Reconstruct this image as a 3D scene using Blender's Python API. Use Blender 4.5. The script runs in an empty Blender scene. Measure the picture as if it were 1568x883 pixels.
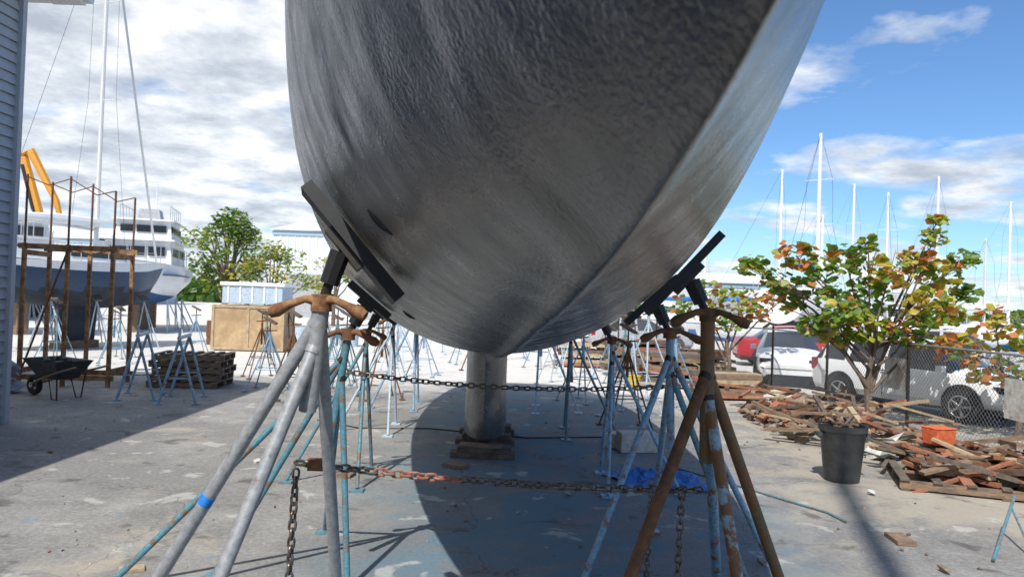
import bpy, bmesh, math, random
from mathutils import Vector, Matrix, noise as mnoise
random.seed(7)
R=random.random
def U(a,b): return a+(b-a)*R()
scene=bpy.context.scene
# ------------------------------------------------------------------ materials
def newmat(name):
    m=bpy.data.materials.new(name); m.use_nodes=True
    nt=m.node_tree; b=nt.nodes["Principled BSDF"]
    return m,nt,b
def coords(nt,scale=1.0):
    tc=nt.nodes.new("ShaderNodeTexCoord"); return tc.outputs["Object"]
def noise(nt,vec,scale,detail=4,rough=.6,dist=0):
    n=nt.nodes.new("ShaderNodeTexNoise"); n.inputs["Scale"].default_value=scale
    n.inputs["Detail"].default_value=detail; n.inputs["Roughness"].default_value=rough
    n.inputs["Distortion"].default_value=dist
    nt.links.new(vec,n.inputs["Vector"]); return n.outputs["Fac"]
def ramp(nt,fac,stops):
    r=nt.nodes.new("ShaderNodeValToRGB"); e=r.color_ramp.elements
    while len(e)<len(stops): e.new(.5)
    for i,(p,c) in enumerate(stops):
        e[i].position=p
        if not hasattr(c,'__len__'): c=(c,c,c)
        e[i].color=(c[0],c[1],c[2],1)
    nt.links.new(fac,r.inputs[0]); return r.outputs[0]
def mix(nt,fac,a,b,mode='MIX'):
    m=nt.nodes.new("ShaderNodeMix"); m.data_type='RGBA'; m.blend_type=mode
    for s,v in ((m.inputs[0],fac),(m.inputs[6],a),(m.inputs[7],b)):
        if isinstance(v,(int,float)): s.default_value=v
        elif isinstance(v,(tuple,list)): s.default_value=(v[0],v[1],v[2],1)
        else: nt.links.new(v,s)
    return m.outputs[2]
def mth(nt,op,a,b=0,c=None):
    m=nt.nodes.new("ShaderNodeMath"); m.operation=op
    for i,v in enumerate((a,b,c)):
        if v is None: continue
        if isinstance(v,(int,float)): m.inputs[i].default_value=v
        else: nt.links.new(v,m.inputs[i])
    return m.outputs[0]
def bump(nt,b,h,strength=.3,dist=.01):
    n=nt.nodes.new("ShaderNodeBump"); n.inputs["Strength"].default_value=strength
    n.inputs["Distance"].default_value=dist
    nt.links.new(h,n.inputs["Height"]); nt.links.new(n.outputs[0],b.inputs["Normal"])
def M(name,c,rough=.6,metal=0,c2=None,lo=.45,hi=.6,scale=6,var=.25,bs=0,bd=.004,stretch=None):
    m,nt,b=newmat(name); v=coords(nt)
    if stretch:
        mp=nt.nodes.new("ShaderNodeMapping"); mp.inputs["Scale"].default_value=stretch
        nt.links.new(v,mp.inputs[0]); v=mp.outputs[0]
    f=noise(nt,v,scale*3,3,.65)
    lo_c=tuple(x*(1-var) for x in c); hi_c=tuple(min(1,x*(1+var)) for x in c)
    col=ramp(nt,f,[(.3,lo_c),(.7,hi_c)])
    if c2:
        g=noise(nt,v,scale,4,.7)
        col=mix(nt,ramp(nt,g,[(lo,0),(hi,1)]),col,c2)
    nt.links.new(col,b.inputs["Base Color"]); b.inputs["Roughness"].default_value=rough
    b.inputs["Metallic"].default_value=metal
    if bs>0: bump(nt,b,noise(nt,v,scale*8,2,.6),bs,bd)
    return m
# ------------------------------------------------------------------ mesh builder
class B:
    def __init__(s,name): s.name=name; s.v=[]; s.f=[]; s.m=[]; s.mats=[]; s.T=Matrix.Identity(4)
    def mi(s,m):
        if m not in s.mats: s.mats.append(m)
        return s.mats.index(m)
    def add(s,vs,fs,m):
        o=len(s.v); s.v+=[s.T@Vector(v) for v in vs]
        if isinstance(m,list):
            for f,mm in zip(fs,m): s.f.append([i+o for i in f]); s.m.append(s.mi(mm))
        else:
            k=s.mi(m)
            for f in fs: s.f.append([i+o for i in f]); s.m.append(k)
    def box(s,c,d,m,rot=None,taper=1.0):
        x,y,z=d[0]/2,d[1]/2,d[2]/2; t=taper
        vs=[Vector(p) for p in ((-x,-y,-z),(x,-y,-z),(x,y,-z),(-x,y,-z),(-x*t,-y*t,z),(x*t,-y*t,z),(x*t,y*t,z),(-x*t,y*t,z))]
        if rot is not None:
            if not isinstance(rot,Matrix): rot=Matrix.Rotation(rot,3,'Z')
            vs=[rot@v for v in vs]
        c=Vector(c)
        s.add([v+c for v in vs],[(0,3,2,1),(4,5,6,7),(0,1,5,4),(1,2,6,5),(2,3,7,6),(3,0,4,7)],m)
    def path(s,pts,r,m,n=8,cap=True):
        pts=[Vector(p) for p in pts]; k=len(pts)
        rs=r if isinstance(r,(list,tuple)) else [r]*k
        vs=[];fs=[]
        for i,p in enumerate(pts):
            d=(pts[min(i+1,k-1)]-pts[max(i-1,0)]).normalized()
            a=Vector((0,0,1)) if abs(d.z)<.9 else Vector((1,0,0))
            u=d.cross(a).normalized(); w=d.cross(u)
            for j in range(n):
                t=2*math.pi*j/n; vs.append(p+(u*math.cos(t)+w*math.sin(t))*rs[i])
        for i in range(k-1):
            for j in range(n):
                a=i*n+j;b=i*n+(j+1)%n; fs.append((a,b,b+n,a+n))
        if cap: fs.append(tuple(range(n))[::-1]); fs.append(tuple(range((k-1)*n,k*n)))
        s.add(vs,fs,m)
    def tube(s,a,b,r,m,n=8,r1=None): s.path([a,b],[r,r if r1 is None else r1],m,n)
    def loft(s,rings,m,closed=False,caps=False):
        n=len(rings[0]); vs=[p for r in rings for p in r]; fs=[];ms=[]
        for i in range(len(rings)-1):
            for j in range(n if closed else n-1):
                a=i*n+j;b=i*n+(j+1)%n; fs.append((a,b,b+n,a+n))
                ms.append(m(i,j) if callable(m) else m)
        if caps:
            mm=m(0,0) if callable(m) else m
            fs.append(tuple(range(n))[::-1]); fs.append(tuple(range((len(rings)-1)*n,len(rings)*n))); ms+=[mm,mm]
        s.add(vs,fs,ms)
    def torus(s,c,R1,r,m,T=None,stretch=0,n=14,k=6):
        T=T or Matrix.Identity(3); c=Vector(c); vs=[];fs=[]
        for i in range(n):
            a=2*math.pi*i/n
            for j in range(k):
                b=2*math.pi*j/k; q=R1+r*math.cos(b)
                x=q*math.cos(a)+(stretch if math.cos(a)>0 else -stretch); y=q*math.sin(a)
                vs.append(c+T@Vector((x,y,r*math.sin(b))))
        for i in range(n):
            for j in range(k):
                fs.append((i*k+j,((i+1)%n)*k+j,((i+1)%n)*k+(j+1)%k,i*k+(j+1)%k))
        s.add(vs,fs,m)
    def chunk(s,c,d,m,seed=None,rot=None):
        bm=bmesh.new()
        for i in range(12):
            v=Vector((U(-1,1),U(-1,1),U(-1,1))).normalized()*U(.75,1)
            bm.verts.new((v.x*d[0]/2,v.y*d[1]/2,v.z*d[2]/2))
        r=bmesh.ops.convex_hull(bm,input=bm.verts)
        bm.verts.ensure_lookup_table(); bm.verts.index_update()
        q=Matrix.Rotation(U(0,6.3),3,'Z')@Matrix.Rotation(U(-.6,.6),3,'X')@Matrix.Rotation(U(-.6,.6),3,'Y')
        c=Vector(c)
        s.add([q@v.co+c for v in bm.verts],[tuple(v.index for v in f.verts) for f in bm.faces],m); bm.free()
    def make(s,smooth=35,bevel=0,parent=None,loc=None):
        me=bpy.data.meshes.new(s.name); me.from_pydata([tuple(v) for v in s.v],[],s.f)
        for m in s.mats: me.materials.append(m)
        me.polygons.foreach_set("material_index",s.m)
        if smooth:
            me.polygons.foreach_set("use_smooth",[True]*len(s.f)); me.set_sharp_from_angle(angle=math.radians(smooth))
        me.update()
        ob=bpy.data.objects.new(s.name,me); scene.collection.objects.link(ob)
        if bevel:
            md=ob.modifiers.new("bevel",'BEVEL'); md.width=bevel; md.segments=2; md.limit_method='ANGLE'
        if parent: ob.parent=parent
        return ob
def frame(origin,heading,z=0):
    return Matrix.Translation((origin[0],origin[1],z))@Matrix.Rotation(heading,4,'Z')
def pchip(xs,ys):
    n=len(xs); h=[xs[i+1]-xs[i] for i in range(n-1)]; d=[(ys[i+1]-ys[i])/h[i] for i in range(n-1)]
    t=[d[0]]+[0 if d[i-1]*d[i]<=0 else 2*d[i-1]*d[i]/(d[i-1]+d[i]) for i in range(1,n-1)]+[d[-1]]
    def f(x):
        x=min(max(x,xs[0]),xs[-1]); i=0
        while i<n-2 and x>xs[i+1]: i+=1
        u=(x-xs[i])/h[i]
        return (2*u**3-3*u*u+1)*ys[i]+(u**3-2*u*u+u)*h[i]*t[i]+(-2*u**3+3*u*u)*ys[i+1]+(u**3-u*u)*h[i]*t[i+1]
    return f
# ------------------------------------------------------------------ palette
grey_steel=M("grey_galvanised",(.36,.37,.38),.42,.25,(.2,.17,.14),.6,.72,9,bs=.2)
teal=M("teal_paint",(.10,.25,.31),.5,.1,(.22,.12,.06),.5,.6,14)
blue=M("blue_paint",(.20,.37,.52),.5,.1,(.25,.12,.05),.52,.62,12)
paleblue=M("pale_blue_paint",(.42,.52,.60),.55,0,(.28,.14,.07),.58,.68,14)
rust=M("rust",(.20,.085,.035),.85,0,(.09,.05,.03),.4,.65,12,bs=.6)
rusttan=M("rust_tan",(.36,.20,.09),.85,0,(.16,.07,.03),.42,.6,7,bs=.6)
rustblue=M("rusted_blue",(.26,.36,.42),.6,0,(.20,.09,.035),.42,.50,7,bs=.5)
rustolive=M("rusted_olive",(.16,.12,.06),.8,0,(.24,.10,.04),.42,.6,10,bs=.6)
black=M("black_rubber",(.015,.015,.016),.55,0)
darkm=M("dark_metal",(.04,.035,.03),.5,.5)
chainm=M("chain_steel",(.20,.18,.16),.38,.7,(.12,.07,.04),.48,.65,30)
chaino=M("chain_orange",(.42,.12,.06),.6,.2,(.3,.22,.17),.45,.55,30)
wood=M("weathered_wood",(.24,.16,.10),.8,0,(.11,.085,.07),.45,.65,5,stretch=(1,1,4))
woodl=M("pale_lumber",(.42,.32,.20),.8,0,(.25,.18,.12),.5,.7,5)
woodd=M("old_grey_wood",(.15,.115,.09),.85,0,(.07,.055,.045),.45,.65,6)
ply=M("plywood",(.44,.31,.17),.75,0,(.33,.22,.12),.45,.65,1.2)
white=M("white_gelcoat",(.78,.79,.80),.3,0,(.62,.63,.64),.5,.75,1,var=.05)
whitem=M("white_mast",(.68,.68,.66),.4,0,var=.06)
alum=M("aluminium",(.55,.56,.57),.4,.6,var=.08)
navy=M("navy_hull",(.010,.05,.12),.5,0,var=.15)
antifoul=M("antifoul",(.02,.03,.05),.8,0,(.04,.05,.06),.5,.7,2)
bluebot=M("blue_bottom_paint",(.02,.09,.22),.7,0,(.03,.07,.14),.5,.7,2)
glass=M("dark_glass",(.02,.025,.03),.08,0,var=.05)
canvas=M("grey_canvas",(.35,.36,.38),.8,0,scale=4)
bluecan=M("blue_tarp",(.02,.16,.5),.45,0,scale=6,bs=.6,bd=.02)
concrete=M("concrete_block",(.5,.49,.46),.85,0,(.35,.33,.3),.5,.7,6)
brick=M("brick_red",(.32,.13,.07),.85,0,(.2,.1,.07),.5,.7,8)
stone=M("stone_tan",(.28,.22,.16),.85,0,(.15,.12,.09),.5,.7,7)
stoneg=M("stone_grey",(.30,.34,.30),.8,0,(.17,.19,.16),.5,.7,6)
orange=M("orange_plastic",(.62,.14,.05),.5,0)
yellow=M("yellow_paint",(.72,.48,.03),.45,0)
craney=M("crane_paint",(.62,.28,.03),.5,0)
canm=M("grey_plastic",(.055,.06,.065),.5,0,(.12,.12,.12),.55,.8,3)
redcar=M("red_car_paint",(.42,.02,.025),.25,.1,var=.05)
whitecar=M("white_car_paint",(.80,.81,.82),.22,0,var=.03)
redl=M("red_lens",(.4,.01,.01),.2,0)
tyre=M("tyre",(.02,.02,.02),.8,0)
rim=M("alloy_rim",(.45,.46,.47),.3,.7)
tape=M("blue_tape",(.03,.22,.65),.5,0)
# ------------------------------------------------------------------ ground
def ground():
    m,nt,b=newmat("yard_ground"); v=coords(nt)
    sx=nt.nodes.new("ShaderNodeSeparateXYZ"); nt.links.new(v,sx.inputs[0]); X,Y=sx.outputs[0],sx.outputs[1]
    med=noise(nt,v,1.5,6,.7,.2); big=noise(nt,v,.33,3,.65,.5); fine=noise(nt,v,24,5,.78)
    c=ramp(nt,med,[(.30,(.15,.145,.135)),(.45,(.245,.235,.22)),(.56,(.31,.30,.28)),(.70,(.42,.405,.37))])
    c=mix(nt,ramp(nt,big,[(.44,0),(.58,.7)]),c,(.155,.15,.142))
    c=mix(nt,.40,c,ramp(nt,fine,[(.28,(.07,.067,.062)),(.5,(.27,.26,.245)),(.75,(.62,.60,.56))]),)
    sand=noise(nt,v,.6,5,.7,.4)
    sw=nt.nodes.new("ShaderNodeMapRange"); nt.links.new(X,sw.inputs[0]); sw.inputs[1].default_value=1.5; sw.inputs[2].default_value=4.5; sw.inputs[3].default_value=-.04; sw.inputs[4].default_value=.10
    sand=mth(nt,'ADD',sand,sw.outputs[0])
    c=mix(nt,mth(nt,'MULTIPLY',ramp(nt,sand,[(.52,0),(.62,1)]),.6),c,(.46,.40,.30))
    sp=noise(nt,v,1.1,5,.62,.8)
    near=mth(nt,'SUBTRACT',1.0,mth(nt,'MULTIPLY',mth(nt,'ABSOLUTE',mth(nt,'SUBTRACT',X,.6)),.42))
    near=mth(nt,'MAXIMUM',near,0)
    c=mix(nt,mth(nt,'MINIMUM',mth(nt,'MULTIPLY',near,1.6),.6),c,(.13,.165,.195))  # hull shadow painted in: ground tinted darker and bluer beneath the boat
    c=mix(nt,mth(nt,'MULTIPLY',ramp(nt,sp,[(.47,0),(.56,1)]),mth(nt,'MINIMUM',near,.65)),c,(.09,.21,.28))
    sp2=noise(nt,v,1.8,4,.6,.5)
    c=mix(nt,mth(nt,'MULTIPLY',ramp(nt,sp2,[(.62,0),(.66,1)]),.6),c,(.52,.51,.47))
    c=mix(nt,mth(nt,'MULTIPLY',ramp(nt,sp2,[(.32,1),(.40,0)]),.7),c,(.075,.07,.065))
    sp3=noise(nt,v,3.1,2,.5,.2)
    c=mix(nt,mth(nt,'MULTIPLY',ramp(nt,sp3,[(.72,0),(.735,1)]),mth(nt,'ADD',near,.35)),c,(.05,.25,.42))
    vo=nt.nodes.new("ShaderNodeTexVoronoi"); vo.feature='DISTANCE_TO_EDGE'; vo.inputs["Scale"].default_value=.3
    dv=nt.nodes.new("ShaderNodeVectorMath"); dv.operation='ADD'
    nn=nt.nodes.new("ShaderNodeTexNoise"); nn.inputs["Scale"].default_value=1.5; nn.inputs["Detail"].default_value=5
    nt.links.new(v,nn.inputs["Vector"]); nt.links.new(v,dv.inputs[0]); nt.links.new(nn.outputs["Color"],dv.inputs[1])
    nt.links.new(dv.outputs[0],vo.inputs["Vector"])
    c=mix(nt,ramp(nt,vo.outputs["Distance"],[(0,.55),(.004,0)]),c,(.07,.065,.06))
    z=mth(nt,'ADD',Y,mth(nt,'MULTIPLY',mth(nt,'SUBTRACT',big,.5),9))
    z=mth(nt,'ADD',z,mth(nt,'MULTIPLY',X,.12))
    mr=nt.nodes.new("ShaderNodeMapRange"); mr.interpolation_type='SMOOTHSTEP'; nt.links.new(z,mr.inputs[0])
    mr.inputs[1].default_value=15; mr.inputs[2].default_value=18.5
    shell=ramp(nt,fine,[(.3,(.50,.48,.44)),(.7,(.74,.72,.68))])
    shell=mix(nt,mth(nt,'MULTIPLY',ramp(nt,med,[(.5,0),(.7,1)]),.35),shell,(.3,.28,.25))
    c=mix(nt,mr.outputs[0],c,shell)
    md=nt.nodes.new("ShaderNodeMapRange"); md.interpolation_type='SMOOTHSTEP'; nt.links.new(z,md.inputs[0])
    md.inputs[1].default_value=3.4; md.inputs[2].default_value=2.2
    c=mix(nt,md.outputs[0],c,(.06,.06,.06))  # dark ground added out of view to darken what the bow reflects
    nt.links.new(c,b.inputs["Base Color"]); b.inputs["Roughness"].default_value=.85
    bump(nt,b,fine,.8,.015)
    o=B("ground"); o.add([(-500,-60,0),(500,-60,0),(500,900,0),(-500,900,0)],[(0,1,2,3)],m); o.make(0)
    w,nt,b=newmat("harbour_water"); v=coords(nt)
    b.inputs["Base Color"].default_value=(.03,.09,.12,1); b.inputs["Roughness"].default_value=.12
    bump(nt,b,noise(nt,v,1.5,4,.6),.5,.1)
    o=B("water"); o.add([(18,44,.004),(500,44,.004),(500,700,.004),(18,700,.004)],[(0,1,2,3)],w); o.make(0)
ground()
# ------------------------------------------------------------------ main yacht hull
AX=lambda y:.27-.06*y
zk=pchip([-.6,-.3,0,.3,.62,.95,1.31,2.12,2.93,4.5,6,7,9,11,13,15.2],[3.95,3.30,2.89,2.57,2.325,2.215,2.13,2.0,1.90,1.70,1.56,1.49,1.45,1.50,1.68,2.05])
hb=pchip([-.6,0,.5,1,1.5,2,3,4,5,6,7,9,10,12,14,15.2],[.03,.2,.33,.46,.61,.77,1.06,1.31,1.51,1.65,1.75,1.87,1.88,1.78,1.5,1.2])
zs=pchip([-.6,3,8,15.2],[4.05,3.9,3.72,3.75])
mm=pchip([-.6,.6,1.2,2,3,4.5,6,8,15.2],[.95,.88,.80,.72,.65,.59,.54,.5,.5])
nn_=pchip([-.6,1,3,6,15.2],[2.8,3.1,3.1,2.9,2.8])
def hullpt(y,s):
    t=s*s; H=zs(y)-zk(y); h=hb(y)*(1-(1-t)**nn_(y))**mm(y)
    rg=.036*math.exp(-(h/.045)**2) if y>.2 else 0
    return Vector((AX(y)+(h if s>0 else -h),y,zk(y)+H*t-rg+.014))
def hull_at(y,z,side):
    t=(z-zk(y))/(zs(y)-zk(y)); s=math.sqrt(max(t,0))*side
    p=hullpt(y,s); a=hullpt(y+.05,s)-hullpt(y-.05,s); c=hullpt(y,s+.01)-hullpt(y,s-.01)
    n=a.cross(c).normalized()
    if n.z>0 and z<3: n=-n
    if n.x*side<0: n=-n
    return p,n,a.normalized(),c.normalized()
def hullmat():
    m,nt,b=newmat("grey_bottom_paint"); v=coords(nt)
    peel=noise(nt,v,75,2,.5,.3); wav=noise(nt,v,1.9,2,.5)
    mp=nt.nodes.new("ShaderNodeMapping"); mp.inputs["Scale"].default_value=(.6,3.2,.6); mp.inputs["Rotation"].default_value=(.3,0,0)
    nt.links.new(v,mp.inputs[0]); st=noise(nt,mp.outputs[0],1.4,4,.55,.3)
    c=ramp(nt,st,[(.3,(.028,.029,.031)),(.5,(.05,.052,.055)),(.7,(.10,.102,.105))])
    mot=noise(nt,v,5,4,.65)
    c=mix(nt,mth(nt,'MULTIPLY',ramp(nt,mot,[(.45,0),(.62,1)]),.45),c,(.03,.029,.028))
    speck=noise(nt,v,38,1,.5)
    c=mix(nt,mth(nt,'MULTIPLY',ramp(nt,speck,[(.76,0),(.79,1)]),.7),c,(.01,.01,.01))
    nt.links.new(c,b.inputs["Base Color"])
    nt.links.new(ramp(nt,mot,[(.3,.22),(.7,.36)]),b.inputs["Roughness"])
    b.inputs["Metallic"].default_value=0; b.inputs["Specular IOR Level"].default_value=1.0; b.inputs["IOR"].default_value=1.75
    h=mth(nt,'ADD',mth(nt,'MULTIPLY',peel,.13),mth(nt,'ADD',mth(nt,'MULTIPLY',st,.38),mth(nt,'MULTIPLY',wav,2.0)))
    bump(nt,b,h,.9,.03)
    return m
hm=hullmat()
boat=bpy.data.objects.new("sailing_yacht",None); scene.collection.objects.link(boat)
o=B("hull"); ys=[-.6+.08*i for i in range(38)]+[2.5+.2*i for i in range(1,70)]; ys=[y for y in ys if y<15.1]+[15.2]
S=[-1+2*i/72 for i in range(73)]; S=sorted(set(S+[-.05,-.04,-.02,-.012,.012,.02,.04,.05]))
rings=[[hullpt(y,s) for s in S] for y in ys]
o.loft(rings,hm); o.add(rings[-1],[tuple(range(len(S)))],hm); o.make(60,parent=boat)
o=B("deck")
dk=[[Vector((AX(y)-hb(y)*k,y,zs(y)+.02+.06*(1-k*k))) for k in (1,.5,0,-.5,-1)] for y in ys]
o.loft(dk,white)
for k in (-1,1): o.path([(AX(y)+k*hb(y),y,zs(y)+.03) for y in ys[::4]],.03,alum,6)
o.make(40,parent=boat)
o=B("cabin_trunk")
cr=[]
for y,w,h in ((4.2,.5,.1),(5.0,.75,.35),(8,1.0,.5),(11.5,1.0,.5),(11.7,.95,.1)):
    zz=zs(y)+.03; cr.append([(AX(y)-w,y,zz),(AX(y)-w*.85,y,zz+h),(AX(y),y,zz+h*1.1),(AX(y)+w*.85,y,zz+h),(AX(y)+w,y,zz)])
o.loft(cr,white,caps=True); o.make(40,parent=boat)
o=B("keel")
kr=[]
for z,y0,y1,w in ((1.62,9.25,12.2,.24),(1.3,9.32,12.0,.23),(.8,9.4,11.8,.23),(.4,9.46,11.7,.24),(.22,9.5,11.6,.23),(.17,9.6,11.4,.15)):
    ring=[]
    for i in range(24):
        a=2*math.pi*i/24; cx=math.cos(a); u=(1-cx)/2
        yy=y0+(y1-y0)*u; ww=w*math.sin(a)*(1.35 if u<.35 else 1.0)*(1 if u<.5 else (1-u)*1.6+.2)
        ring.append((AX(9.5)+ww,yy,z))
    kr.append(ring)
o.loft(kr,hm,True,True); o.make(50,parent=boat)
o=B("rudder"); o.loft([[(AX(14)+w,yy,z) for yy,w in ((13.9,0),(14.0,.05),(14.5,.02),(14.6,0),(14.5,-.02),(14.0,-.05))] for z in (1.9,.5)],hm,True,True); o.make(50,parent=boat)
o=B("keel_blocking")
for i,yy in enumerate((9.5,10.4,11.2)):
    o.box((AX(9.5),yy,.035),(.82,.2,.07),woodd); o.box((AX(9.5)+.02,yy+.02,.105),(.68,.26,.07),woodd)
    o.box((AX(9.5)-.02,yy-.03,.155),(.55,.22,.03),wood)
o.make(0,bevel=.006)
for (y0,z0,y1,z1,sd,rr) in ((2.90,2.32,2.84,2.22,-1,.014),(4.6,1.90,4.65,1.85,-1,.010)):
    o=B("through_hull_scoop"); pts=[];rs=[]
    for i in range(9):
        t=i/8; p,n,a,c=hull_at(y0+(y1-y0)*t,z0+(z1-z0)*t,sd); pts.append(p+n*.002); rs.append(.002+rr*math.sin(math.pi*t))
    o.path(pts,rs,black,8); o.make(60,parent=boat)
# ------------------------------------------------------------------ boat stands
def pad(o,y,z,side,L=.62,W=.16,mt=None,tilt=0,th=.05):
    p,n,a,c=hull_at(y,z,side); q=Matrix((a,c,n)).transposed()@Matrix.Rotation(tilt,3,'Z')
    o.box(p+n*(th*.5+.012),(W,L,th),mt or black,q)
    o.box(p+n*(th+.03),(W*.5,L*.35,.035),darkm,q)
    return p+n*(th+.03),n
def stand(name,y,z,side,feet,mt,legr=.03,padL=.6,hub=.2,mts=None,handle=rust,col=.85,tilt=0,th=.05,hx=.10,drop=.20):
    o=B(name); h,n=pad(o,y,z,side,padL,tilt=tilt,th=th)
    head=h+n*.02
    base=Vector((head.x+side*hx,head.y,head.z-drop))
    o.tube(head,base+(head-base)*.4,.05,black,8,.045)
    top=base
    c=sum((Vector(f) for f in feet),Vector())/len(feet)
    ax=(Vector((c.x*.35+top.x*.65,c.y*.35+top.y*.65,0))-top).normalized()
    o.tube(head,top,.024,darkm); o.tube(top,top+ax*col,legr*1.25,mt,12)
    for k in (-1,1):
        o.path([top+Vector((0,0,.02)),top+Vector((k*.07,-.03,.025)),top+Vector((k*.13,-.05,.0)),top+Vector((k*.19,-.06,-.03)),top+Vector((k*.22,-.065,-.045))],[.034,.018,.020,.034,.024],handle,10)
    o.tube(top+Vector((0,0,.05)),top-Vector((0,0,.03)),.05,handle,12)
    for i,f in enumerate(feet):
        f=Vector(f); mi=(mts[i] if mts else mt)
        st=top+ax*(hub+.12*(i%2)); mid=(st+f)/2
        o.tube(st,f+Vector((0,0,.03)),legr,mi,12)
        o.box(f+Vector((0,0,.012)),(.14,.14,.02),mi)
        dd=(f-st).normalized(); o.tube(st-dd*.01,st+dd*.05,legr*1.15,darkm if mi is not grey_steel else mi,12)
    return o,top,ax
o,t1,a1=stand("boat_stand",3.5,2.255,-1,[(-1.98,3.6,0),(-1.42,2.95,0),(-.93,4.35,0)],grey_steel,.033,.68,.06,handle=rusttan,col=.5,th=.06,hx=.08,drop=.25)
st=t1+a1*.06; f=Vector((-1.98,3.6,.03)); p=st+(f-st)*.47; d=(f-st).normalized(); o.tube(p-d*.02,p+d*.03,.0345,tape,12)
o.box((-.98,3.86,1.12),(.08,.04,.06),rust); o.make(40)
o,t,a=stand("boat_stand",5.2,1.98,-1,[(-2.6,5.0,0),(-1.05,5.1,0),(-2.0,5.2,0),(-1.5,6.3,0)],teal,.022,.36,.15); o.make(40)
o,t2,a2=stand("boat_stand",4.35,2.2,1,[(.42,3.7,0),(1.36,4.0,0),(1.85,4.7,0),(1.55,5.4,0)],rustolive,.034,.62,.32,mts=[rust,rustblue,rustolive,blue],handle=rust); o.make(40)
o,t,a=stand("boat_stand",5.5,2.05,1,[(.55,5.2,0),(1.75,5.3,0),(2.1,5.9,0),(1.3,6.6,0)],blue,.024,.5,.15,mts=[blue,teal,blue,blue]); o.make(40)
for (y,z,sd,mt) in ((8.2,1.85,-1,teal),(8.3,1.85,1,blue),(11.2,1.9,-1,paleblue),(11.4,1.9,1,teal),(13.6,2.1,-1,blue),(13.8,2.1,1,paleblue)):
    p,n,_,_=hull_at(y,z,sd)
    o,t,a=stand("boat_stand",y,z,sd,[(p.x+sd*.9,y-.3,0),(p.x+sd*.1,y-.55,0),(p.x+sd*.15,y+.5,0)],mt,.02,.45,.1); o.make(40)
def freestand(mt,h=1.35,sp=.5,name="boat_stand"):
    o=B(name)
    o.tube((0,0,h*.6),(0,0,h),.026,mt); o.tube((0,0,h),(0,0,h+.22),.013,darkm)
    o.box((0,0,h+.24),(.28,.2,.04),woodd,Matrix.Rotation(.5,3,'Y'))
    o.tube((-.14,0,h+.02),(.14,0,h+.04),.014,rust)
    pts=[]
    for i in range(4):
        a=math.pi/4+i*math.pi/2; p=Vector((math.cos(a)*sp,math.sin(a)*sp,.02)); pts.append(p)
        o.tube((0,0,h*.93),p,.015,mt,6); o.box(p,(.1,.1,.02),mt)
    for i in range(4):
        a=pts[i]*.62+Vector((0,0,h*.36)); b=pts[(i+1)%4]*.62+Vector((0,0,h*.36))
        o.tube(a,b,.009,mt,5)
    return o.make(40)
def inst(src,loc,rot=0,sc=1):
    ob=bpy.data.objects.new(src.name.split('.')[0],src.data); scene.collection.objects.link(ob)
    ob.location=loc; ob.rotation_euler=(0,0,rot); ob.scale=(sc,sc,sc); return ob
fs=[freestand(teal),freestand(paleblue,1.6,.6),freestand(blue,1.2,.5),freestand(rust,1.4,.5)]
for s_,l in zip(fs,((-3.4,15.5,0),(-2.9,17.6,0),(-4.3,18.5,0),(-3.9,13.4,0))): s_.location=l
for x,y in ((-2.2,19),(-5.2,21),(-3.4,22.5),(-6.0,24),(-1.4,23),(-4.6,26),(-2.4,27),(.9,22.5),(1.8,20.5),(2.3,17.2),(1.5,15.2),(2.9,18.8),(.2,25.5),(3.0,23.4),(-7.6,25.5),(-5.8,17.4),(1.2,18.2),(3.4,15.3),(-.8,20.6),(-6.6,20.2),(-9.5,22.5),(-11.0,21.0),(-10.2,19.2),(-9.3,26),(-12,19.7),(-3.9,16.8),(-2.5,14.6),(-4.9,15.2),(2.2,13.4),(-3.0,20.4),(2.7,14.6),(1.9,12.0)):
    inst(random.choice(fs),(x,y,0),U(0,1.5),U(.85,1.15))
# ------------------------------------------------------------------ chains
def chain(name,a,b,sag,link,r,seg=None):
    o=B(name); a=Vector(a);b=Vector(b); L=(b-a).length; n=max(3,int(L/(link*.72)))
    def P(t): p=a.lerp(b,t); p.z-=sag*4*t*(1-t); return p
    for i in range(n):
        t=(i+.5)/n; p=P(t); d=(P(min(1,t+.01))-P(max(0,t-.01))).normalized()
        up=Vector((0,0,1)) if abs(d.z)<.9 else Vector((0,1,0))
        y=up.cross(d).normalized(); z=d.cross(y)
        q=Matrix((d,y,z)).transposed()@Matrix.Rotation(math.radians(90*(i%2)+U(-18,18)+20),3,'X')
        mt=chaino if seg and seg[0]<t<seg[1] else chainm
        o.torus(p,link*.30,r,mt,q,link*.17,12,6)
    return o.make(60)
chain("chain",(-1.08,3.85,1.13),(1.13,4.3,.95),.035,.062,.0078,(.17,.38))
chain("chain",(-1.07,3.82,1.1),(-1.09,3.78,.02),0,.058,.0075)
chain("chain",(1.03,4.35,.93),(1.0,4.3,.02),0,.062,.0075)
chain("chain",(.9,4.6,.93),(.9,4.7,.02),0,.05,.006)
chain("chain",(-2.1,8.0,1.22),(1.9,8.3,1.12),.12,.085,.009)
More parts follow.
